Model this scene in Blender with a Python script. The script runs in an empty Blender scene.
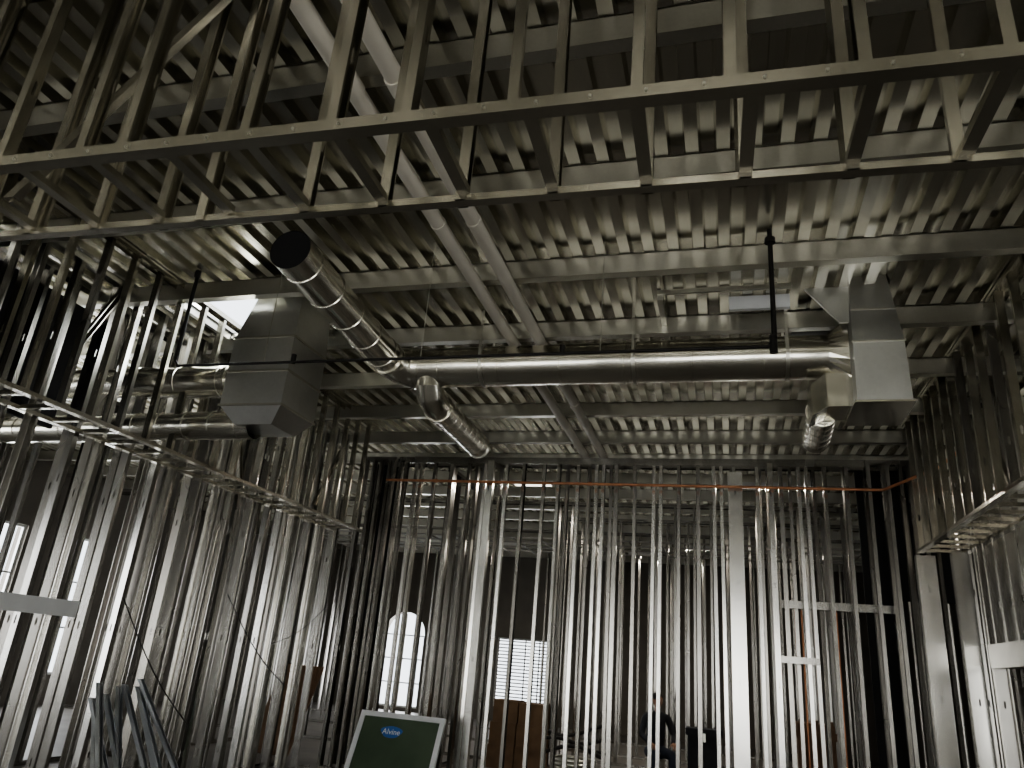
import bpy, bmesh, math, random
from mathutils import Vector, Matrix
random.seed(7)
S = bpy.context.scene
V = Vector
XA, YA, ZA = V((1,0,0)), V((0,1,0)), V((0,0,1))

# ------------------------------------------------------------ materials
def newmat(name):
    m = bpy.data.materials.new(name); m.use_nodes = True
    nt = m.node_tree; b = nt.nodes["Principled BSDF"]
    return m, nt, b

def galv(name, c0, c1, rough=0.3, scale=3.0, bump=0.05, metallic=1.0, spangle=60.0, stretch=(1,1,1), bscale=2.5):
    m, nt, b = newmat(name)
    tc = nt.nodes.new("ShaderNodeTexCoord")
    mp = nt.nodes.new("ShaderNodeMapping"); mp.inputs["Scale"].default_value = stretch
    nt.links.new(tc.outputs["Object"], mp.inputs["Vector"])
    n1 = nt.nodes.new("ShaderNodeTexNoise"); n1.inputs["Scale"].default_value = scale; n1.inputs["Detail"].default_value = 2
    vo = nt.nodes.new("ShaderNodeTexVoronoi"); vo.inputs["Scale"].default_value = spangle
    nt.links.new(mp.outputs[0], n1.inputs["Vector"]); nt.links.new(mp.outputs[0], vo.inputs["Vector"])
    mx = nt.nodes.new("ShaderNodeMath"); mx.operation = 'MULTIPLY_ADD'
    mx.inputs[1].default_value = 0.12
    nt.links.new(vo.outputs["Color"], mx.inputs[0]); nt.links.new(n1.outputs["Fac"], mx.inputs[2])
    cr = nt.nodes.new("ShaderNodeValToRGB")
    cr.color_ramp.elements[0].position = 0.3; cr.color_ramp.elements[0].color = (*c0, 1)
    cr.color_ramp.elements[1].position = 0.8; cr.color_ramp.elements[1].color = (*c1, 1)
    nt.links.new(mx.outputs[0], cr.inputs["Fac"]); nt.links.new(cr.outputs["Color"], b.inputs["Base Color"])
    mr = nt.nodes.new("ShaderNodeMapRange")
    mr.inputs["To Min"].default_value = rough - 0.04; mr.inputs["To Max"].default_value = rough + 0.06
    nt.links.new(n1.outputs["Fac"], mr.inputs["Value"]); nt.links.new(mr.outputs[0], b.inputs["Roughness"])
    b.inputs["Metallic"].default_value = metallic
    if bump > 0:
        n2 = nt.nodes.new("ShaderNodeTexNoise"); n2.inputs["Scale"].default_value = bscale; n2.inputs["Detail"].default_value = 1
        nt.links.new(mp.outputs[0], n2.inputs["Vector"])
        bp = nt.nodes.new("ShaderNodeBump"); bp.inputs["Strength"].default_value = bump; bp.inputs["Distance"].default_value = 0.1
        nt.links.new(n2.outputs["Fac"], bp.inputs["Height"]); nt.links.new(bp.outputs[0], b.inputs["Normal"])
    return m

def matte(name, c0, c1=None, rough=0.7, scale=6.0, metallic=0.0, bump=0.0):
    c1 = c1 or tuple(x*0.75 for x in c0)
    m, nt, b = newmat(name)
    tc = nt.nodes.new("ShaderNodeTexCoord")
    n1 = nt.nodes.new("ShaderNodeTexNoise"); n1.inputs["Scale"].default_value = scale; n1.inputs["Detail"].default_value = 6
    nt.links.new(tc.outputs["Object"], n1.inputs["Vector"])
    cr = nt.nodes.new("ShaderNodeValToRGB")
    cr.color_ramp.elements[0].position = 0.3; cr.color_ramp.elements[0].color = (*c1, 1)
    cr.color_ramp.elements[1].position = 0.7; cr.color_ramp.elements[1].color = (*c0, 1)
    nt.links.new(n1.outputs["Fac"], cr.inputs["Fac"]); nt.links.new(cr.outputs["Color"], b.inputs["Base Color"])
    b.inputs["Roughness"].default_value = rough; b.inputs["Metallic"].default_value = metallic
    if bump:
        bp = nt.nodes.new("ShaderNodeBump"); bp.inputs["Strength"].default_value = bump; bp.inputs["Distance"].default_value = 0.02
        nt.links.new(n1.outputs["Fac"], bp.inputs["Height"]); nt.links.new(bp.outputs[0], b.inputs["Normal"])
    return m

def emis(name, col, st):
    m, nt, b = newmat(name)
    b.inputs["Base Color"].default_value = (*col, 1)
    b.inputs["Emission Color"].default_value = (*col, 1); b.inputs["Emission Strength"].default_value = st
    return m

ST=(1,1,.35)
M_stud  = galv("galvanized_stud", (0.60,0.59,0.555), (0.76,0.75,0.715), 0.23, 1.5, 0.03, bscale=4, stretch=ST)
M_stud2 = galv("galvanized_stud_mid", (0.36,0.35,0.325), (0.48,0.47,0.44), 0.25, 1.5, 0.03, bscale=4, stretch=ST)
M_studD = galv("galvanized_stud_shaded", (0.28,0.27,0.25), (0.40,0.385,0.355), 0.26, 1.5, 0.03, bscale=4, stretch=ST)  # darker copy of the stud steel, shade put into its colour
M_sof   = galv("galvanized_soffit", (0.46,0.445,0.38), (0.64,0.615,0.54), 0.22, 1.5, 0.04, bscale=3, stretch=ST)
M_deck  = galv("galvanized_deck", (0.56,0.545,0.475), (0.70,0.68,0.60), 0.23, 0.8, 0.03, stretch=(1,0.4,1))
M_beam  = galv("galvanized_joist", (0.56,0.55,0.49), (0.70,0.685,0.62), 0.32, 2, 0.03)
M_duct  = galv("galvanized_duct", (0.70,0.685,0.61), (0.86,0.84,0.76), 0.20, 2, 0.06, spangle=40, bscale=3)
M_ductb = galv("galvanized_plenum", (0.66,0.665,0.65), (0.82,0.825,0.80), 0.32, 2, 0.05, spangle=35)
M_loose = galv("galvanized_loose", (0.42,0.44,0.46), (0.56,0.58,0.60), 0.4, 2, 0.03)
M_dark  = matte("duct_mouth_shade", (0.008,0.008,0.008), rough=0.9)
M_pvc   = matte("pipe_pvc", (0.82,0.78,0.68), (0.72,0.68,0.59), 0.4, 3)
M_black = matte("black_iron", (0.018,0.016,0.014), rough=0.5, metallic=0.3)
M_copper= matte("copper", (0.72,0.34,0.18), (0.52,0.24,0.13), 0.35, 8, 0.5)
M_conc  = matte("concrete", (0.20,0.19,0.17), (0.13,0.12,0.11), 0.5, 1.5, bump=0.1)
M_wall  = matte("painted_block", (0.20,0.185,0.16), (0.15,0.14,0.12), 0.85, 2)
M_grid  = matte("grid_painted", (0.4,0.385,0.35), rough=0.6)
M_liner_shade = matte("dark_sheathing_and_shade", (0.02,0.02,0.019), (0.012,0.012,0.012), 0.85, 3)
M_white = matte("white_frame", (0.75,0.76,0.76), (0.65,0.66,0.66), 0.45, 4)
M_green = matte("green_glass", (0.085,0.115,0.075), (0.06,0.085,0.055), 0.15, 2)
M_blue  = matte("blue_label", (0.02,0.12,0.38), (0.015,0.09,0.3), 0.5, 2)
M_card  = matte("cardboard", (0.22,0.14,0.08), (0.15,0.095,0.055), 0.85, 5)
M_ply   = matte("plywood", (0.22,0.14,0.085), (0.15,0.095,0.06), 0.8, 5)
M_skin  = matte("skin", (0.42,0.25,0.17), (0.36,0.2,0.13), 0.55, 12)
M_cloth = matte("dark_jacket", (0.03,0.032,0.04), (0.018,0.02,0.025), 0.85, 14)
M_jean  = matte("dark_jeans", (0.035,0.045,0.07), (0.02,0.028,0.045), 0.85, 14)
M_hair  = matte("black_hair", (0.012,0.010,0.008), rough=0.6)
M_bucket= matte("bucket_plastic", (0.5,0.48,0.42), rough=0.5)
M_red   = matte("red_plastic", (0.4,0.03,0.02), rough=0.5)
M_lamp  = emis("lamp_diffuser", (1.0,0.95,0.85), 2.5)

# ------------------------------------------------------------ mesh builder
class MB:
    def __init__(s): s.v=[]; s.f=[]; s.mi=[]; s.mats=[]; s.cur=0
    def mat(s, m):
        if m not in s.mats: s.mats.append(m)
        s.cur = s.mats.index(m); return s
    def add(s, vs, fs):
        o=len(s.v); s.v += [tuple(p) for p in vs]
        for f in fs: s.f.append([i+o for i in f]); s.mi.append(s.cur)
    def box(s,x0,x1,y0,y1,z0,z1):
        vs=[(x,y,z) for z in (z0,z1) for y in (y0,y1) for x in (x0,x1)]
        s.add(vs,[(0,2,3,1),(4,5,7,6),(0,1,5,4),(2,6,7,3),(0,4,6,2),(1,3,7,5)])
    def obox(s,p0,p1,w,h,up=ZA):
        p0,p1=V(p0),V(p1); a=(p1-p0).normalized()
        u=up-a*up.dot(a)
        if u.length<1e-4: u=XA-a*XA.dot(a)
        u.normalize(); r=a.cross(u)
        vs=[]
        for p in (p0,p1):
            for (i,j) in ((-1,-1),(1,-1),(1,1),(-1,1)): vs.append(p+r*i*w/2+u*j*h/2)
        s.add(vs,[(3,2,1,0),(4,5,6,7),(0,1,5,4),(1,2,6,5),(2,3,7,6),(3,0,4,7)])
    def stud(s,o,a,L,w,fl,ww=0.09,fw=0.04,holes=True,lip=0.01):
        o,a,w,fl=V(o),V(a).normalized(),V(w).normalized(),V(fl).normalized()
        h=ww/2
        P=lambda t,q,f: o+a*t+w*q+fl*f
        for sg in (-1,1):
            s.add([P(0,sg*h,0),P(L,sg*h,0),P(L,sg*h,fw),P(0,sg*h,fw)],[(0,1,2,3)])
            if lip: s.add([P(0,sg*h,fw),P(L,sg*h,fw),P(L,sg*(h-lip),fw),P(0,sg*(h-lip),fw)],[(0,1,2,3)])
        if not holes or L<0.5:
            s.add([P(0,-h,0),P(L,-h,0),P(L,h,0),P(0,h,0)],[(0,1,2,3)]); return
        t=0.0; ha=min(0.010,ww*0.16); hh=0.028; c=0.40
        while c+0.12<L:
            s.add([P(t,-h,0),P(c-0.08,-h,0),P(c-0.08,h,0),P(t,h,0)],[(0,1,2,3)])
            A=P(c-0.08,-h,0);B=P(c-0.08,h,0);C=P(c+0.08,h,0);D=P(c+0.08,-h,0)
            h1=P(c-hh,-ha,0);h2=P(c-hh-0.012,0,0);h3=P(c-hh,ha,0);h4=P(c+hh,ha,0);h5=P(c+hh+0.012,0,0);h6=P(c+hh,-ha,0)
            s.add([A,B,C,D,h1,h2,h3,h4,h5,h6],[(0,1,6,5,4),(1,2,7,6),(2,3,9,8,7),(3,0,4,9)])
            t=c+0.08; c+=1.22
        s.add([P(t,-h,0),P(L,-h,0),P(L,h,0),P(t,h,0)],[(0,1,2,3)])
    def sweep(s,pts,rad,n=36,cap=True):
        pts=[V(p) for p in pts]
        if not isinstance(rad,(list,tuple)): rad=[rad]*len(pts)
        t0=(pts[1]-pts[0]).normalized()
        u=ZA if abs(t0.z)<0.9 else XA
        u=(u-t0*u.dot(t0)).normalized()
        o=len(s.v); prev=t0
        for i,p in enumerate(pts):
            if i==0: t=t0
            elif i==len(pts)-1: t=(p-pts[i-1]).normalized()
            else:
                d1=(p-pts[i-1]).normalized(); d2=(pts[i+1]-p).normalized(); t=(d1+d2).normalized()
            q=prev.rotation_difference(t); u=q@u; prev=t
            u=(u-t*u.dot(t)).normalized(); r=t.cross(u)
            for j in range(n):
                an=2*math.pi*j/n
                s.v.append(tuple(p+(u*math.cos(an)+r*math.sin(an))*rad[i]))
        for i in range(len(pts)-1):
            for j in range(n):
                a=o+i*n+j; b=o+i*n+(j+1)%n
                s.f.append([a,b,b+n,a+n]); s.mi.append(s.cur)
        if cap:
            s.f.append([o+j for j in range(n)][::-1]); s.mi.append(s.cur)
            e=o+(len(pts)-1)*n
            s.f.append([e+j for j in range(n)]); s.mi.append(s.cur)
    def duct(s,p0,p1,r,step=0.32,ridge=0.009,n=40,cap=False,fine=0.0):
        p0,p1=V(p0),V(p1); L=(p1-p0).length; a=(p1-p0)/L
        T=[(0,r)]; c=step*0.5
        while c<L-0.04:
            T+=[(c-0.012,r),(c-0.008,r+ridge),(c+0.008,r+ridge),(c+0.012,r)]; c+=step
        if fine:
            for k in range(5): T+=[(L-0.12+k*0.022,r+0.006),(L-0.12+k*0.022+0.011,r-0.004)]
        T.append((L,r)); T=[t for t in T if t[0]<=L]; T.sort(key=lambda q:q[0])
        s.sweep([p0+a*t for t,_ in T],[q for _,q in T],n,cap)
    def bolt(s,p,r=0.008):
        x,y,z=p; s.box(x-r,x+r,y-r,y+r,z-r,z+r)
    def build(s,name,smooth=False,parent=None,ang=0.6,recalc=False):
        me=bpy.data.meshes.new(name); me.from_pydata(s.v,[],s.f)
        for m in s.mats: me.materials.append(m)
        me.polygons.foreach_set("material_index", s.mi)
        if smooth or recalc:
            bm=bmesh.new(); bm.from_mesh(me)
            bmesh.ops.recalc_face_normals(bm,faces=bm.faces)
            if smooth:
                for f in bm.faces: f.smooth=True
                for e in bm.edges:
                    if len(e.link_faces)==2 and e.calc_face_angle()>ang: e.smooth=False
            bm.to_mesh(me); bm.free()
        me.update()
        ob=bpy.data.objects.new(name,me); S.collection.objects.link(ob)
        if parent: ob.parent=parent
        return ob

def empty(name, loc=(0,0,0)):
    e=bpy.data.objects.new(name,None); e.location=loc; e.empty_display_size=0.1
    S.collection.objects.link(e); return e

# ------------------------------------------------------------ key dimensions
DECK=4.90; SB=3.25
XL,XLo=-5.20,-5.66
XR,XRo=2.27,2.74
YB=10.70
X0,X1,Y0,Y1=-14.0,9.0,-7.0,23.0

# ------------------------------------------------------------ floor
b=MB().mat(M_conc); b.box(X0-.3,X1+.3,Y0-.3,Y1+.3,-0.15,0.0); b.build("floor")

# ------------------------------------------------------------ ceiling (fluted steel deck, roof opening over the plenum)
HOLES=[(-5.42,-4.42,5.72,6.58)]
b=MB().mat(M_deck)
p=0.2; x=X0
prof=[(0,0),(0.085,0),(0.100,0.08),(0.185,0.08),(0.2,0)]
while x<X1-1e-6:
    segs=[(Y0,Y1)]
    for hx0,hx1,hy0,hy1 in HOLES:
        if x+0.1>hx0 and x+0.1<hx1:
            ns=[]
            for a0,a1 in segs:
                if a0<hy0 and hy1<a1: ns+=[(a0,hy0),(hy1,a1)]
                else: ns.append((a0,a1))
            segs=ns
    for a0,a1 in segs:
        for i in range(4):
            (u0,z0),(u1,z1)=prof[i],prof[i+1]
            b.add([(x+u0,a0,DECK+z0),(x+u1,a0,DECK+z1),(x+u1,a1,DECK+z1),(x+u0,a1,DECK+z0)],[(0,1,2,3)])
    x+=p
b.build("ceiling")

# ------------------------------------------------------------ ceiling joists
b=MB().mat(M_beam)
y=4.25-1.22*9
ys=[]
while y<Y1:
    ys.append(y); y+=1.22
for y in ys:
    zb=4.73
    b.box(X0,X1,y-0.045,y-0.035,zb,DECK-0.002)
    b.box(X0,X1,y-0.045,y+0.045,zb-0.008,zb)
    b.box(X0,X1,y+0.035,y+0.045,zb,zb+0.03)
    b.box(X0,X1,y-0.045,y+0.045,DECK-0.012,DECK-0.003)
b.build("ceiling_joists")

# ------------------------------------------------------------ exterior shell
def shell_wall(name,axis,c,a0,a1,z1,ops,th=0.3,arch=None):
    b=MB().mat(M_wall)
    def bx(p0,p1,q0,q1):
        if p1-p0<1e-4 or q1-q0<1e-4: return
        if axis=='x': b.box(c-th/2,c+th/2,p0,p1,q0,q1)
        else: b.box(p0,p1,c-th/2,c+th/2,q0,q1)
    cur=a0
    for (o0,o1,s0,s1) in sorted(ops):
        bx(cur,o0,0,z1); bx(o0,o1,0,s0); bx(o0,o1,s1,z1); cur=o1
    bx(cur,a1,0,z1)
    if arch:
        for (o0,o1,s0,s1) in arch:
            R=(o1-o0)/2; cx=(o0+o1)/2; zc=s1-R; N=14
            for k in range(N):
                t0=math.pi*k/N; t1=math.pi*(k+1)/N
                q=[(cx+R*math.cos(t0),zc+R*math.sin(t0)),(cx+R*math.cos(t1),zc+R*math.sin(t1))]
                P=[]
                for yy in (c-th/2,c+th/2):
                    P+= [(q[0][0],yy,q[0][1]),(q[1][0],yy,q[1][1]),(q[1][0],yy,s1),(q[0][0],yy,s1)]
                b.add(P,[(0,1,2,3),(7,6,5,4),(0,4,5,1)])
    return b.build(name)
wn=[0]
def window(axis,c,o0,o1,s0,s1,nx=2,nz=3,arch=False):
    wn[0]+=1
    b=MB().mat(M_white); t=0.05
    def bar(p0,p1,q0,q1):
        if axis=='x': b.box(c-0.03,c+0.03,p0,p1,q0,q1)
        else: b.box(p0,p1,c-0.03,c+0.03,q0,q1)
    bar(o0,o0+t,s0,s1 if not arch else s1-(o1-o0)/2); bar(o1-t,o1,s0,s1 if not arch else s1-(o1-o0)/2); bar(o0+t,o1-t,s0,s0+t)
    if not arch: bar(o0+t,o1-t,s1-t,s1)
    for i in range(1,nx):
        xx=o0+(o1-o0)*i/nx; bar(xx-.018,xx+.018,s0+t,s1-t)
    for i in range(1,nz):
        zz=s0+(s1-s0)*i/nz; bar(o0+t,o1-t,zz-.018,zz+.018)
    b.build("window_%d"%wn[0])
west=[(yy-0.9,yy+0.9,0.4,3.3) for yy in (-5.2,-2.6,0.0,2.6)]+[(11.0,12.3,.6,3.5),(13.2,14.4,.6,3.5)]
shell_wall("wall_west",'x',X0-.15,Y0,Y1,DECK+.1,west)
for o in west: window('x',X0-.1,*o)
north=[(-10.55,-9.15,0.1,2.9),(-6.75,-5.0,0.4,2.35)]
shell_wall("wall_north",'y',Y1+.15,X0,X1,DECK+.1,north,arch=[north[0]])
window('y',Y1+.1,*north[0],2,4,arch=True)
window('y',Y1+.1,*north[1],4,20)
east=[(-4,-1.5,0.6,3.2),(1,3.5,0.6,3.2)]
shell_wall("wall_east",'x',X1+.15,Y0,Y1,DECK+.1,east)
for o in east: window('x',X1+.1,*o)
south=[(-12,-9,0.2,3.2),(-7,-3.5,0.2,3.2),(-1.5,2,0.2,3.2),(4,7,0.2,3.2)]  # unseen openings, added so the metal has something bright to reflect
shell_wall("wall_south",'y',Y0-.15,X0,X1,DECK+.1,south)
for o in south: window('y',Y0-.1,*o)

# ------------------------------------------------------------ stud partitions
def stud_row(b,axis,c,a0,a1,sp,z0,z1,ww,fw,skip=(),jit=0.015,track=True,dbl=0.12,holes=True,twist=.10,mats=None):
    a=a0
    while a<=a1+1e-6:
        if not any(s0<a<s1 for s0,s1 in skip):
            if mats: b.mat(random.choice(mats))
            sgn=random.choice((-1,1)); aa=a+random.uniform(-jit,jit)
            tilt=random.uniform(-.004,.004); tw=random.uniform(-twist,twist)
            if axis=='y':
                b.stud((aa,c,z0),(tilt,0,1),z1-z0,V((tw,1,0)),V((sgn,-sgn*tw,0)),ww,fw,holes)
                if random.random()<dbl: b.stud((aa+0.055,c,z0),(tilt,0,1),z1-z0,YA,XA*-sgn,ww,fw,holes)
            else:
                b.stud((c,aa,z0),(0,tilt,1),z1-z0,V((1,tw,0)),V((-sgn*tw,sgn,0)),ww,fw,holes)
                if random.random()<dbl: b.stud((c,aa+0.055,z0),(0,tilt,1),z1-z0,XA,YA*-sgn,ww,fw,holes)
        a+=sp
    if track:
        if axis=='y':
            b.stud((a0-.02,c,z0+.002),XA,a1-a0+.04,YA,ZA,ww+.006,.04,False,0)
            b.stud((a0-.02,c,z1),XA,a1-a0+.04,YA,-ZA,ww+.006,.06,False,0)
        else:
            b.stud((c,a0-.02,z0+.002),YA,a1-a0+.04,XA,ZA,ww+.006,.04,False,0)
            b.stud((c,a0-.02,z1),YA,a1-a0+.04,XA,-ZA,ww+.006,.06,False,0)

def column(b,x,y,w,d,z0,z1):
    b.stud((x,y-d/2,z0),ZA,z1-z0,XA,YA,w,d,True,0.0)
    b.stud((x,y+d/2+.002,z0),ZA,z1-z0,XA,-YA,w-.006,0.03,False,0)

MX=[M_stud,M_stud,M_stud2,M_studD]  # bright and dark copies stand in for light varying with stud facing
b=MB().mat(M_stud)
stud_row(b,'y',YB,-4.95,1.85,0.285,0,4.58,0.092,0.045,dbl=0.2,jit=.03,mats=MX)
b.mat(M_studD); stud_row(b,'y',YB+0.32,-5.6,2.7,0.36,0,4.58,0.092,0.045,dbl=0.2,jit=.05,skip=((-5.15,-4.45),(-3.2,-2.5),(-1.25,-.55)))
stud_row(b,'y',YB,-5.6,-5.1,0.12,0,4.58,0.092,0.045,dbl=0.0)  # darker steel imitates shade on the crowded corner studs
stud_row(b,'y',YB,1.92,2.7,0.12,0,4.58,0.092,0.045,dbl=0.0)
b.mat(M_stud)
column(b,0.15,10.58,0.19,0.1,0,4.36)
column(b,-3.43,10.58,0.10,0.1,0,4.5)
column(b,0.62,10.60,0.07,0.08,0,4.5)
b.mat(M_stud2)
b.box(0.72,2.1,YB+.2,YB+.28,2.60,2.70); b.box(0.62,1.12,YB-.06,YB+.06,1.90,1.98)
b.box(-4.9,1.85,YB-.06,YB-.052,4.48,4.58)
b.build("stud_wall_back")

b=MB().mat(M_liner_shade)
b.box(-5.66,-5.2,YB+.5,YB+.53,0,DECK-.2); b.box(1.80,2.9,YB+.5,YB+.53,2.8,DECK-.2); b.box(1.80,2.25,YB+.5,YB+.53,0,2.8)  # dark boards behind the end studs stand in for corner shade
b.box(XLo-.74,XLo-.70,1.5,5.5,3.4,DECK-.2)  # real dark panel backing the left bulkhead
b.build("sheathing_and_shade_panels")

b=MB().mat(M_stud)
stud_row(b,'x',XLo-0.10,1.2,10.55,0.36,0,4.86,0.092,0.045,dbl=0.25,jit=.05,twist=.25,mats=[M_stud,M_stud,M_stud2])
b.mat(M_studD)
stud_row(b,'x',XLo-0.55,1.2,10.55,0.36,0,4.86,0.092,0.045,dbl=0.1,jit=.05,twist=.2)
b.mat(M_white); b.box(XLo-.045,XLo-.03,4.3,5.75,1.68,1.82)
b.build("stud_wall_left")
b=MB().mat(M_stud)
stud_row(b,'x',XRo+0.10,1.2,10.4,0.36,0,4.86,0.092,0.045,skip=((8.35,9.65),),dbl=0.25,mats=MX)
b.mat(M_stud2)
b.box(XRo+.02,XRo+.16,8.3,9.7,1.98,2.22)
b.stud((XRo+.1,8.35,0),ZA,4.8,XA,YA,.15,.045); b.stud((XRo+.1,9.68,0),ZA,4.8,XA,-YA,.15,.045)
for yy in (8.7,9.05,9.4): b.stud((XRo+.1,yy,2.22),ZA,2.6,XA,YA,.15,.045)
b.mat(M_stud)
column(b,2.36,10.25,0.21,0.12,0,SB)
column(b,2.66,9.95,0.17,0.12,0,SB)
b.build("stud_wall_right")

# ------------------------------------------------------------ bulkhead frames
def soffit_y(xi,xo,ya,yb,sp,mats):
    b=MB().mat(mats); sg=1 if xo>xi else -1
    b.stud((xi,ya,SB),YA,yb-ya,XA,ZA,.07,.035,False,0)
    b.stud((xo,ya,SB),YA,yb-ya,XA,ZA,.07,.035,False,0)
    b.stud((xi,ya,DECK-.01),YA,yb-ya,XA,-ZA,.096,.05,False,0)
    y=ya+.1
    while y<yb:
        j=random.uniform(-.02,.02)
        b.mat(random.choice((M_sof,M_sof,M_studD)))
        b.stud((xi,y+j,SB),ZA,DECK-SB-.02,V((1,random.uniform(-.1,.1),0)),YA,.07,.038)
        b.mat(mats)
        b.stud((xi+sg*.045,y+.045,SB+.003),XA*sg,abs(xo-xi)-.09,YA,ZA,.045,.035,False,0)
        y+=sp
    return b
b=soffit_y(XL,XLo,2.40,10.05,0.33,M_sof)
b.stud((-5.45,4.7,3.9),V((0,.28,.69)),0.78,YA,XA,.06,.04,False)
b.stud((-5.45,9.0,3.43),V((0,.64,1.17)),1.3,YA,XA,.06,.04,False)
b.stud((-5.45,7.3,3.35),V((0,-.4,1.2)),1.3,YA,XA,.06,.04,False)
b.build("soffit_frame_left")
b=soffit_y(XR,XRo,2.45,10.05,0.32,M_sof)
b.stud((2.5,7.5,3.35),V((0,.6,1.1)),1.2,YA,XA,.06,.04,False)
b.build("soffit_frame_right")

YN,YF=1.84,2.29
PX=(-2.03,-1.75)
b=MB().mat(M_sof)
b.stud((-5.6,YN,SB),XA,8.4,YA,ZA,.052,.045,False,0)
b.stud((-5.6,YF,SB),XA,8.4,YA,ZA,.042,.03,False,0)
for yy in (YN,YF): b.stud((-5.6,yy,DECK-.01),XA,8.4,YA,-ZA,.075,.05,False,0)
x=0.077-0.345*16
while x<2.8:
    j=random.uniform(-.02,.02); xs=x
    if abs(x+2.03)<.1: xs=x-.14
    b.stud((xs+j,YN,SB+.002),V((random.uniform(-.012,.012),0,1)),DECK-SB-.03,V((random.uniform(-.25,.25),1,0)),XA*(1 if random.random()<.5 else -1),.050,.036)
    j2=random.uniform(-.012,.012)
    b.stud((xs+j2,YF,SB+.002),V((random.uniform(-.008,.008),0,1)),DECK-SB-.03,V((random.uniform(-.25,.25),1,0)),XA,.06,.042)
    b.stud((x+.03,YN+.03,SB+.02),YA,YF-YN-.06,XA,ZA,.045,.03,False,0)
    x+=0.345
for (x,dx) in ((-2.9,.9),(-3.3,-.5),(-4.3,.8)):
    b.stud((x,YN+.2,SB+.03),V((dx,.15,1.5)),1.6,XA,YA,.055,.035,False)
b.stud((1.25,YN+.25,SB+.03),V((.5,.1,1.5)),1.6,XA,YA,.055,.035,False)
b.mat(M_beam)
x=-4.0
while x<2.7:
    b.bolt((x,YN-.027,SB+.022),.004); x+=0.1725
ob=b.build("soffit_frame_front")
ob.data.transform(Matrix.Translation(V((0,YN,0)))@Matrix.Rotation(math.radians(1.4),4,'Z')@Matrix.Translation(V((0,-YN,0))))

# ------------------------------------------------------------ rooms beyond
def part(nm,*a,**k):
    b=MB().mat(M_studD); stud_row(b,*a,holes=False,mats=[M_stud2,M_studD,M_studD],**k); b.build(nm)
part("stud_partition",'y',13.9,-13.5,6.0,0.36,0,4.6,0.092,0.041,skip=((-10.6,-8.2),(-6.6,-5.7),(-4.1,-3.1),(-2.2,-1.6)),dbl=.1,jit=.06)
part("stud_partition.001",'y',17.0,-10.5,8.5,0.36,0,4.6,0.092,0.045,skip=((-8.1,-7.0),(-5.0,-3.9)),dbl=.1,jit=.06)
part("stud_partition.002",'x',-8.2,3.0,13.8,0.36,0,4.6,0.092,0.041,dbl=.2,jit=.06,twist=.25)
part("stud_partition.003",'x',5.4,3.0,20,0.36,0,4.6,0.092,0.041,dbl=.2,twist=.25)
part("stud_partition.004",'x',-4.4,11.4,13.8,0.41,0,4.6,0.092,0.041,skip=((12.0,13.0),),dbl=.1)
part("stud_partition.005",'y',20.0,-12.5,8.5,0.33,0,4.6,0.092,0.045,skip=((-9.6,-8.2),(-5.9,-4.6)),dbl=.2,jit=.06)
part("stud_partition.006",'y',15.4,-3.2,6.0,0.36,0,4.6,0.092,0.045,dbl=.2,jit=.06)

b=MB().mat(M_grid)
for i in range(22):
    b.box(-9.0+.6*i,-8.975+.6*i,14.6,16.9,4.0,4.03)
for i in range(4):
    b.box(-9.0,3.6,14.6+.6*i,14.625+.6*i,4.001,4.031)
b.build("ceiling_grid")
LAMPS_AND_FILLS=[(-1.7,16.6,4.05),(-4.6,16.0,4.05),(-3.2,12.3,4.55),(-0.5,18.6,4.55),(-7.0,18.5,4.55),(3.9,12.0,4.55),(0.6,12.2,4.55)]  # first lamp is a real fixture; others added to brighten rooms beyond
for i,(lx,ly,lz) in enumerate(LAMPS_AND_FILLS):
    b=MB().mat(M_white); b.box(lx-.35,lx+.35,ly-.06,ly+.06,lz,lz+.07); b.mat(M_lamp); b.box(lx-.32,lx+.32,ly-.04,ly+.04,lz-.015,lz)
    b.build("ceiling_light_and_fill" if i==0 else "ceiling_light_and_fill.%03d"%i)

# ------------------------------------------------------------ HVAC
ZD=4.375; YD=6.54
root=empty("main_air_duct",(-3.2,YD,ZD))
def par(ob,r):
    ob.parent=r; ob.matrix_parent_inverse=Matrix.Translation(-V(r.location)); return ob
b=MB().mat(M_duct)
b.duct((-3.05,YD,ZD),(0.98,YD,ZD),0.20,step=0.62,ridge=0.008,n=56)
b.box(-3.0,0.95,YD-.204,YD-.198,ZD-.004,ZD+.004)
par(b.build("trunk",True),root)
b=MB().mat(M_duct)
N=5; pts=[]; R=0.26
for i in range(N+1):
    a=math.pi/2*i/N
    pts.append((-2.98-R*math.sin(a), YD-R+R*math.cos(a), ZD))
b.sweep(pts,[0.205,0.202,0.195,0.185,0.175,0.168],44,False)
b.sweep([(-3.06,YD,ZD),(-3.02,YD,ZD)],[.216,.216],44)
par(b.build("elbow",True,ang=.3),root)
b=MB().mat(M_duct)
b.duct((-3.24,YD-R,ZD),(-3.10,4.18,ZD),0.165,step=0.42,ridge=.008,n=44)
b.sweep([(-3.24+.003,YD-R-.02,ZD),(-3.24+.005,YD-R-.06,ZD)],[.18,.18],44)
par(b.build("branch_near",True),root)
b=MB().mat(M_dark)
b.sweep([(-3.10,4.185,ZD),(-3.20,5.6,ZD)],[.161,.161],40)  # black capped plug, the open duct's inner darkness put into colour
par(b.build("branch_near_mouth_shade",True),root)
b=MB().mat(M_duct)
pts=[(-2.86,YD,ZD-.12),(-2.86,YD,ZD-.20),(-2.86,YD+.05,ZD-.28),(-2.86,YD+.16,ZD-.32),(-2.86,YD+.28,ZD-.33)]
b.sweep(pts,.145,40,False)
b.duct((-2.86,YD+.28,ZD-.33),(-2.86,8.25,ZD-.34),.145,step=.16,ridge=.006,n=40,fine=1)
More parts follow.
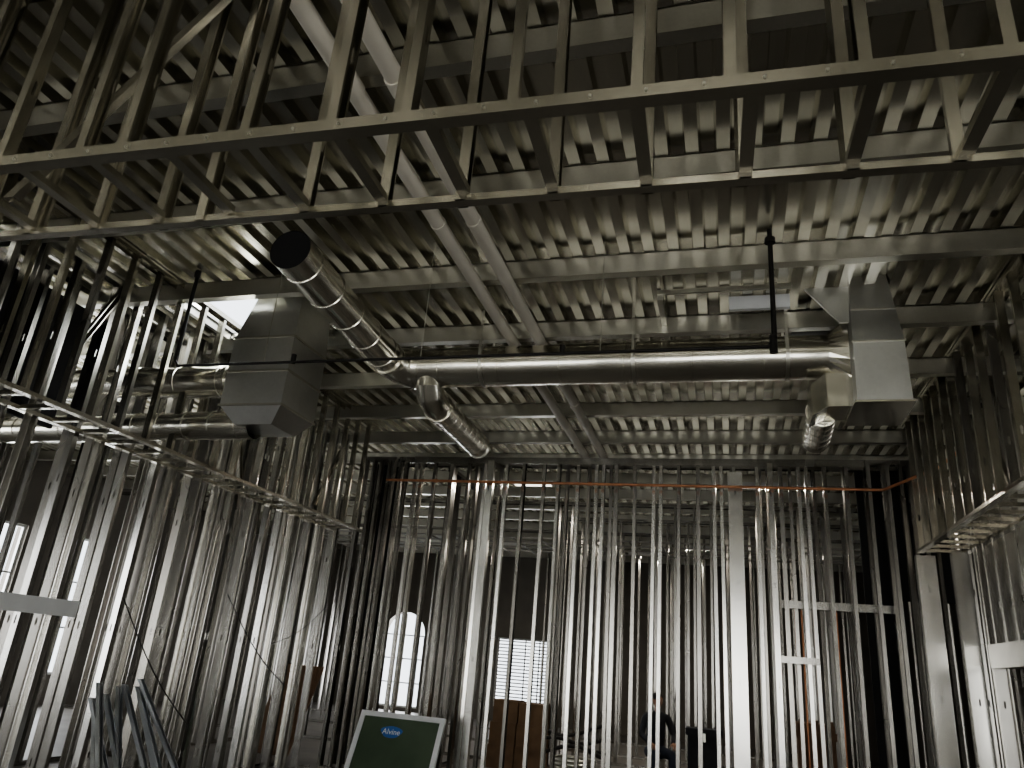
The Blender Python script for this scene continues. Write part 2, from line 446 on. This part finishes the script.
b.sweep([(-2.86,YD+.28,ZD-.33),(-2.86,YD+.34,ZD-.33)],[.16,.16],40)
par(b.build("branch_far",True,ang=.3),root)
b=MB().mat(M_beam)
for hx in (-2.3,-0.8,0.55):
    b.sweep([(hx,YD,ZD),(hx+.03,YD,ZD)],[.209,.209],40)
    for sy in (-1,1): b.box(hx,hx+.025,YD+sy*.209-.0015,YD+sy*.209+.0015,ZD,4.9)
par(b.build("hanger_straps",True),root)
b=MB().mat(M_duct)
n=32; ring=[]; sq=[]
for j in range(n):
    an=2*math.pi*j/n; c,s_=math.cos(an),math.sin(an)
    ring.append((0.90,YD+.2*c,ZD+.2*s_)); k=1/max(abs(c),abs(s_)); sq.append((1.06,YD+.22*c*k,ZD+.27*s_*k))
b.add(ring+sq,[(j,(j+1)%n,n+(j+1)%n,n+j) for j in range(n)])
par(b.build("round_to_square_transition",recalc=True),root)
def loft(b,secs):
    vs=[q for s_ in secs for q in s_]; fs=[]
    for i in range(len(secs)-1):
        for j in range(4): fs.append((i*4+j,i*4+(j+1)%4,(i+1)*4+(j+1)%4,(i+1)*4+j))
    fs.append((3,2,1,0)); e=(len(secs)-1)*4; fs.append((e,e+1,e+2,e+3))
    b.add(vs,fs)
def rz(x0,x1,y0,y1,z): return [(x0,y0,z),(x1,y0,z),(x1,y1,z),(x0,y1,z)]
def rx(x,y0,y1,z0,z1): return [(x,y0,z0),(x,y1,z0),(x,y1,z1),(x,y0,z1)]
b=MB().mat(M_ductb)
loft(b,[rz(1.06,1.47,6.16,6.75,3.82),rz(1.06,1.45,6.14,6.75,4.34),rz(1.08,1.38,6.20,6.75,4.98)])
par(b.build("front_riser",recalc=True),root)
b=MB().mat(M_ductb)
loft(b,[rz(0.66,1.02,6.80,7.15,4.56),rz(0.62,1.05,6.80,7.15,4.97)])
loft(b,[rz(0.98,1.06,6.22,6.25,4.56),rz(0.72,1.08,6.22,6.25,4.90)])
par(b.build("rear_riser",recalc=True),root)
b=MB().mat(M_duct)
loft(b,[rx(1.08,6.34,6.72,3.84,4.14),rx(0.86,6.34,6.72,3.84,4.14),rx(0.74,6.40,6.74,3.78,4.06)])
b.box(1.04,1.49,6.14,6.77,3.805,3.822)
par(b.build("lower_boot",recalc=True),root)
b=MB().mat(M_duct)
b.duct((0.86,6.70,3.93),(0.88,7.55,3.90),.125,step=.15,ridge=.006,n=36,fine=1)
b.sweep([(0.86,6.74,3.93),(.861,6.79,3.93)],[.14,.14],36)
par(b.build("lower_collar",True,ang=.3),root)
b=MB().mat(M_beam)
b.box(1.05,1.46,6.125,6.142,4.33,4.345)
b.box(1.07,1.42,6.165,6.175,4.64,4.655)
par(b.build("slip_seams"),root)

b=MB().mat(M_beam)
hx0,hx1,hy0,hy1=HOLES[0]
b.box(hx0,hx1+.3,hy1+.01,hy1+.05,4.84,4.9)
b.box(hx0-.06,hx0-.01,hy0-.01,hy1+.01,4.82,4.98); b.box(hx1+.01,hx1+.06,hy0-.01,hy1+.01,4.82,4.98)
b.build("roof_opening_frame")
b=MB().mat(M_beam)
b.box(-.55,.60,6.08,6.11,4.85,4.89); b.box(-.55,-.50,6.11,7.85,4.80,4.88)
b.mat(M_white); b.box(.08,.60,6.28,6.33,4.76,4.89)
b.build("deck_support_frame")

# ------------------------------------------------------------ left plenum + ducts
r3=empty("return_air_plenum",(-4.35,5.9,4.2))
dx=.12
b=MB().mat(M_ductb)
loft(b,[rz(-4.55+dx,-4.15+dx,5.70,6.1,3.50),rz(-4.68+dx,-4.02+dx,5.6,6.2,3.66),rz(-4.68+dx,-4.02+dx,5.6,6.2,4.35),rz(-4.46+dx,-4.02+dx,5.62,6.15,4.97)])
par(b.build("plenum_box",recalc=True),r3)
b=MB().mat(M_beam)
for z in (3.66,4.0,4.35):
    b.box(-4.69+dx,-4.01+dx,5.585,5.602,z-.010,z+.010); b.box(-4.022+dx,-4.005+dx,5.6,6.2,z-.010,z+.010)
par(b.build("slip_seams"),r3)
b=MB().mat(M_duct)
b.duct((-4.56,5.9,4.02),(-7.6,5.9,4.02),.165,step=.5,ridge=.008)
b.sweep([(-4.70,5.9,4.02),(-4.74,5.9,4.02)],[.18,.18],40)
par(b.build("upper_round_duct",True),r3)
b=MB().mat(M_duct)
b.duct((-4.35,5.9,3.56),(-7.4,5.9,3.52),.14,step=.3,ridge=.008)
par(b.build("lower_round_duct",True),r3)
b=MB().mat(M_duct)
pts=[(-4.95,6.6,4.4),(-4.97,6.5,4.35),(-5.0,6.35,4.25),(-5.05,6.15,4.12),(-5.1,6.0,4.05)]
b.sweep(pts,.13,36,False)
b.duct((-4.95,6.6,4.4),(-4.95,7.4,4.45),.13,step=.2,ridge=.006)
par(b.build("side_elbow",True,ang=.3),r3)

# ------------------------------------------------------------ pipes
for i,px in enumerate(PX):
    b=MB().mat(M_pvc)
    b.sweep([(px,-1.0,4.655),(px,11.6,4.655)],.056,24)
    for yy in ((2.9,7.6) if i==0 else (2.95,8.4)): b.sweep([(px,yy,4.655),(px,yy+.12,4.655)],.065,24)
    for yy in (4.4,6.9,9.3):
        b.sweep([(px,yy,4.655),(px,yy+.03,4.655)],.061,24)
    b.build("drain_pipe" if i==0 else "drain_pipe.001",True)

root2=empty("sprinkler_pipe",(-2,5.22,3.91))
b=MB().mat(M_black)
b.sweep([(-4.84,5.22,4.9),(-4.84,5.22,3.96),(-4.8,5.22,3.91),(0.33,5.22,3.91),(0.37,5.22,3.95),(0.38,5.22,4.9)],.013,14)
b.sweep([(.37,5.22,3.86),(.37,5.22,4.0)],.028,14); b.sweep([(.38,5.22,4.78),(.38,5.22,4.82)],.04,14)
b.sweep([(.38,5.22,4.0),(.38,5.22,4.9)],.018,14)
b.sweep([(-4.84,5.22,4.84),(-4.84,5.22,4.9)],.03,14)
b.sweep([(-4.84,5.22,4.0),(-4.84,5.22,4.9)],.018,14)
for hx in (-3.6,-1.2):
    b.sweep([(hx,5.22,3.90),(hx,5.22,3.98)],.022,14)
par(b.build("pipe_run",True),root2)
b=MB().mat(M_beam)
for hx in (-2.4,-0.9,-3.9):
    b.sweep([(hx,5.22,3.92),(hx,5.22,4.9)],.004,6)
par(b.build("hanger_rods"),root2)

b=MB().mat(M_copper)
b.sweep([(-5.1,10.45,4.15),(1.98,10.45,4.12),(2.02,10.42,4.12),(2.42,9.36,4.14),(2.46,8.6,4.14)],.020,12)
for hx in (-4.3,-1.9,-.1,1.2): b.sweep([(hx,10.45,4.15-.004*(hx+5)),(hx+.06,10.45,4.15-.004*(hx+5))],.028,12)
b.build("copper_pipe",True)
b=MB().mat(M_copper)
for px in (.90,.98,1.42): b.sweep([(px,11.15,0),(px,11.15,2.6)],.013,10)
b.build("copper_riser_pipe",True)
b=MB().mat(M_black)
for (ya,za,yb,zb) in ((6.2,1.9,7.6,.7),(7.8,2.1,9.4,1.1),(8.9,1.6,10.2,2.2)):
    pts=[(XLo+.03,ya+(yb-ya)*k/8,za+(zb-za)*k/8-.10*math.sin(k/8*math.pi)) for k in range(9)]
    b.sweep(pts,.006,8)
b.build("electrical_cables",True)

# ------------------------------------------------------------ glazed panel
r4=empty("glazed_sash_panel",(-4.15,9.8,0.45))
th=math.radians(24); Lp=0.955
Mx=Matrix.Translation(V((-4.75,9.60,0.0)))@Matrix.Rotation(-th,4,'X')
b=MB().mat(M_white); W=1.2
f=.065
b.box(0,W,0,.05,0,f); b.box(0,W,0,.05,Lp-f,Lp); b.box(0,f,0,.05,f,Lp-f); b.box(W-f,W,0,.05,f,Lp-f)
ob=b.build("frame"); ob.data.transform(Mx); par(ob,r4)
b=MB().mat(M_green); b.box(f,W-f,.015,.03,f,Lp-f); ob=b.build("glass"); ob.data.transform(Mx); par(ob,r4)
b=MB().mat(M_blue)
pl=[]
for k in range(20):
    a=2*math.pi*k/20; pl.append((.50+.15*math.cos(a)*(1+.12*math.sin(3*a)),.012,Lp-.24+.075*math.sin(a)))
b.add(pl,[tuple(range(20))]); ob=b.build("label"); ob.data.transform(Mx); par(ob,r4)
cu=bpy.data.curves.new("label_text",'FONT'); cu.body="Alvine"; cu.size=.1; cu.extrude=.001; cu.align_x='CENTER'; cu.align_y='CENTER'
tx=bpy.data.objects.new("label_text",cu); S.collection.objects.link(tx); cu.materials.append(M_white)
mw=Mx@Matrix.Translation(V((.50,.009,Lp-.24)))@Matrix.Rotation(math.radians(90),4,'X')
tx.parent=r4; tx.matrix_parent_inverse=Matrix.Translation(-V(r4.location)); tx.matrix_basis=mw

# ------------------------------------------------------------ material stacks
b=MB().mat(M_card)
for (x,y,z,w,h) in ((-3.85,13.0,0.0,.45,.35),(-3.38,13.02,0,.45,.35),(-3.83,13.0,.352,.44,.34),(-3.37,13.0,.352,.43,.34),(-3.8,13.03,.694,.42,.34),(-3.35,13.0,.694,.4,.32)):
    b.box(x,x+w,y,y+.45,z,z+h)
    b.box(x+w*.45,x+w*.55,y-.003,y,z,z+h)
b.build("cardboard_box_stack")
b=MB().mat(M_ply)
for k in range(7): b.obox((-7.0+.03*k,11.3+.02*k,0.01),(-7.0+.03*k,12.0+.02*k,1.3),.5,.018,up=YA)
b.build("plywood_sheets")
b=MB().mat(M_ply)
b.box(.95,1.45,12.4,12.9,.12,1.15)
for x in (.97,1.17,1.37): b.box(x,x+.06,12.37,12.40,.0,1.2)
b.box(.93,1.47,12.36,12.372,.95,1.05); b.box(.93,1.47,12.36,12.372,.3,.4)
b.build("wooden_crate")
b=MB().mat(M_loose)
for k in range(9):
    bx=-5.0+.05*k+random.uniform(-.03,.03); by=5.9+.09*k
    top=V((-5.50,by+random.uniform(-.15,.2),.95+random.uniform(0,.25)))
    base=V((bx+.35,by-.5+random.uniform(-.2,.2),0.01)); d=top-base
    b.stud(base,d,d.length,YA,XA,.05,.04,False)
b.build("loose_stud_bundle")
b=MB().mat(M_beam)
for k in range(6):
    pts=[]; cx=-2.35+random.uniform(-.1,.1); R=.28
    for j in range(33):
        a=2*math.pi*j/32; pts.append((cx+R*math.cos(a),12.6+R*math.sin(a)*.9,.03+.055*k+random.uniform(0,.004)))
    b.sweep(pts,.026,10,False)
b.mat(M_black)
for k in range(5):
    pts=[(-2.75+.9*j/10,12.5+.05*k,.38+.09*k+.12*math.sin(j/10*math.pi+k)) for j in range(11)]
    b.sweep(pts,.028,10)
b.build("conduit_coil",True)
b=MB().mat(M_cloth)
b.box(-.62,-.12,13.0,13.4,.12,.80); b.box(-.65,-.09,12.97,13.43,.80,.90)
for x in (-.6,-.19): b.box(x,x+.05,13.02,13.38,0,.12)
b.mat(M_beam); b.box(-.39,-.35,12.965,12.97,.72,.84)
b.build("job_site_tool_box")

# ------------------------------------------------------------ seated worker
def skin_mesh(name,nodes,edges,mat,parent,sub=2,root=0):
    me=bpy.data.meshes.new(name); me.from_pydata([n[0] for n in nodes],edges,[])
    ob=bpy.data.objects.new(name,me); S.collection.objects.link(ob)
    md=ob.modifiers.new("Skin",'SKIN')
    for i,n in enumerate(nodes):
        r=n[1]; r=(r,r) if not isinstance(r,tuple) else r
        me.skin_vertices[0].data[i].radius=r
        me.skin_vertices[0].data[i].use_root=(i==root)
    md.use_smooth_shade=True
    s_=ob.modifiers.new("Sub",'SUBSURF'); s_.levels=sub; s_.render_levels=sub
    me.materials.append(mat); ob.parent=parent
    return ob
def worker(loc,rot):
    w=empty("construction_worker",loc); w.rotation_euler=(0,0,rot)
    body=[((0,.05,.50),(.15,.13)),((0,.03,.68),(.15,.11)),((0,-.02,.88),(.17,.12)),((0,-.05,1.02),(.11,.09)),((0,-.06,1.08),.06),
      ((.18,-.04,.99),.065),((.26,-.12,.74),.05),((.17,-.36,.66),.038),
      ((-.18,-.04,.99),.065),((-.26,-.12,.74),.05),((-.17,-.36,.64),.038)]
    be=[(0,1),(1,2),(2,3),(3,4),(3,5),(5,6),(6,7),(3,8),(8,9),(9,10)]
    skin_mesh("jacket",body,be,M_cloth,w)
    legs=[((0,.05,.50),(.14,.11)),((.11,-.05,.50),.09),((.15,-.42,.50),.068),((.15,-.40,.24),.055),((.15,-.40,.09),.042),
      ((-.11,-.05,.50),.09),((-.15,-.42,.50),.068),((-.16,-.44,.24),.055),((-.16,-.44,.09),.042)]
    skin_mesh("trousers",legs,[(0,1),(1,2),(2,3),(3,4),(0,5),(5,6),(6,7),(7,8)],M_jean,w)
    for i,(fx,fy) in enumerate(((.15,-.40),(-.16,-.44))):
        skin_mesh("boot_%d"%(i+1),[((fx,fy+.05,.055),.045),((fx,fy-.06,.05),.045),((fx,fy-.17,.04),.036)],[(0,1),(1,2)],M_hair,w)
    skin_mesh("neck",[((0,-.06,1.06),.05),((0,-.075,1.15),.048)],[(0,1)],M_skin,w)
    me=bpy.data.meshes.new("head"); bm=bmesh.new(); bmesh.ops.create_uvsphere(bm,u_segments=32,v_segments=24,radius=1)
    for v in bm.verts:
        x,y,z=v.co
        wx=.075*(1-.25*max(0,-z))
        v.co=(x*wx, y*.095*(1-.12*max(0,-z)), z*.115)
        if y<-.6 and abs(x)<.22 and -.35<z<.1: v.co.y-=.020*(1-abs(x)/.22)*(.5+.5*(0.1-z)/.45)
        if y<-.6 and .05<z<.25 and .2<abs(x)<.55: v.co.y+=.008
        if y<-.5 and z<-.7: v.co.y-=.008
    for f_ in bm.faces: f_.smooth=True
    bm.to_mesh(me); bm.free(); me.materials.append(M_skin)
    h=bpy.data.objects.new("head",me); S.collection.objects.link(h); h.parent=w; h.location=(0,-.10,1.235); h.rotation_euler=(math.radians(12),0,.2)
    def sub_ball(n,loc,sc,m):
        me=bpy.data.meshes.new(n); bm=bmesh.new(); bmesh.ops.create_uvsphere(bm,u_segments=20,v_segments=14,radius=1)
        for v in bm.verts: v.co=(v.co.x*sc[0],v.co.y*sc[1],v.co.z*sc[2])
        for f_ in bm.faces: f_.smooth=True
        bm.to_mesh(me); bm.free(); me.materials.append(m); o=bpy.data.objects.new(n,me); S.collection.objects.link(o); o.parent=h; o.location=loc; return o
    for sx in (-1,1):
        sub_ball("eye",(sx*.03,-.082,.015),(.012,.01,.007),M_white); sub_ball("iris",(sx*.03,-.0915,.015),(.005,.003,.005),M_hair)
        sub_ball("ear",(sx*.076,.005,.0),(.009,.02,.03),M_skin)
    sub_ball("mouth",(0,-.088,-.052),(.024,.006,.005),M_red)
    sub_ball("hair",(0,.014,.035),(.081,.095,.092),M_hair)
    for sx in (-1,1):
        px,py,pz=sx*.17,-.37,.645+(.015 if sx>0 else 0)
        skin_mesh("palm",[((px,py,pz),.028),((px,py-.045,pz-.015),(.04,.018)),((px,py-.085,pz-.03),(.04,.016))],[(0,1),(1,2)],M_skin,w)
        for k,(ox,ln) in enumerate(((-.030,.062),(-.010,.072),(.010,.068),(.030,.052))):
            a=(px+ox,py-.08,pz-.03)
            skin_mesh("finger",[(a,.009),((px+ox*1.1,py-.08-ln*.5,pz-.042),.0085),((px+ox*1.1,py-.08-ln*.8,pz-.068),.008),((px+ox*1.1,py-.08-ln*.85,pz-.085),.007)],[(0,1),(1,2),(2,3)],M_skin,w,1)
        skin_mesh("thumb",[((px-sx*.03,py-.03,pz-.012),.011),((px-sx*.055,py-.06,pz-.03),.010),((px-sx*.058,py-.09,pz-.045),.008)],[(0,1),(1,2)],M_skin,w,1)
    b=MB().mat(M_bucket); b.sweep([(0,.05,0.0),(0,.05,.38),(0,.05,.385),(0,.05,.40)],[.13,.15,.158,.158],28)
    o=b.build("bucket_seat",True); o.parent=w
    return w
worker((-1.10,12.9,0.02),0.35)

# ------------------------------------------------------------ lights
def area(name,loc,rot,sx,sy,e,col):
    l=bpy.data.lights.new(name,'AREA'); l.shape='RECTANGLE'; l.size=sx; l.size_y=sy; l.energy=e; l.color=col
    o=bpy.data.objects.new(name,l); o.location=loc; o.rotation_euler=rot; S.collection.objects.link(o); return o
R90=math.pi/2
area("daylight_west",(X0-.8,-1.3,1.8),(0,-R90,0),3.4,12,750,(.99,.985,.97))
area("daylight_west_rear",(X0-.8,12.8,2.0),(0,-R90,0),3.6,5,600,(.98,.99,1.0))
area("fill_south",(-2.5,Y0-.8,1.6),(R90,0,0),20,3.4,1150,(1,.965,.89))  # added light behind the camera, for reflections in camera-facing metal
area("daylight_north",(-7.7,Y1+.8,1.6),(-R90,0,0),7,3.0,600,(.97,.98,1.0))
area("daylight_east",(X1+.8,0,1.8),(0,R90,0),3.4,9,600,(1,.97,.90))
area("daylight_roof_opening",(-4.9,6.1,5.5),(0,0,0),1.4,1.2,110,(.95,.98,1.0))
for i,(lx,ly,lz) in enumerate(LAMPS_AND_FILLS):
    area("lamp_and_fill_light_%d"%i,(lx,ly,lz-.03),(0,0,0),.64,.08,34,(1,.92,.80))
w=bpy.data.worlds.new("World"); S.world=w; w.use_nodes=True
bg=w.node_tree.nodes["Background"]; bg.inputs[0].default_value=(.88,.94,1.0,1); bg.inputs[1].default_value=3.0

# ------------------------------------------------------------ camera
cam=bpy.data.cameras.new("Camera"); cam.sensor_width=36; cam.lens=26.02; cam.clip_end=200
co=bpy.data.objects.new("Camera",cam); S.collection.objects.link(co)
r=V((0.9618,0.2612,0.0802)); bk=V((0.2724,-0.895,-0.3532)).normalized()
r=(r-bk*r.dot(bk)).normalized(); u=bk.cross(r)
co.matrix_world=Matrix(((r.x,u.x,bk.x,0),(r.y,u.y,bk.y,0),(r.z,u.z,bk.z,1.6),(0,0,0,1)))
S.camera=co
try:
    S.view_settings.view_transform='AgX'; S.view_settings.look='AgX - Medium High Contrast'; S.view_settings.exposure=-0.1
except Exception as e: print(e)
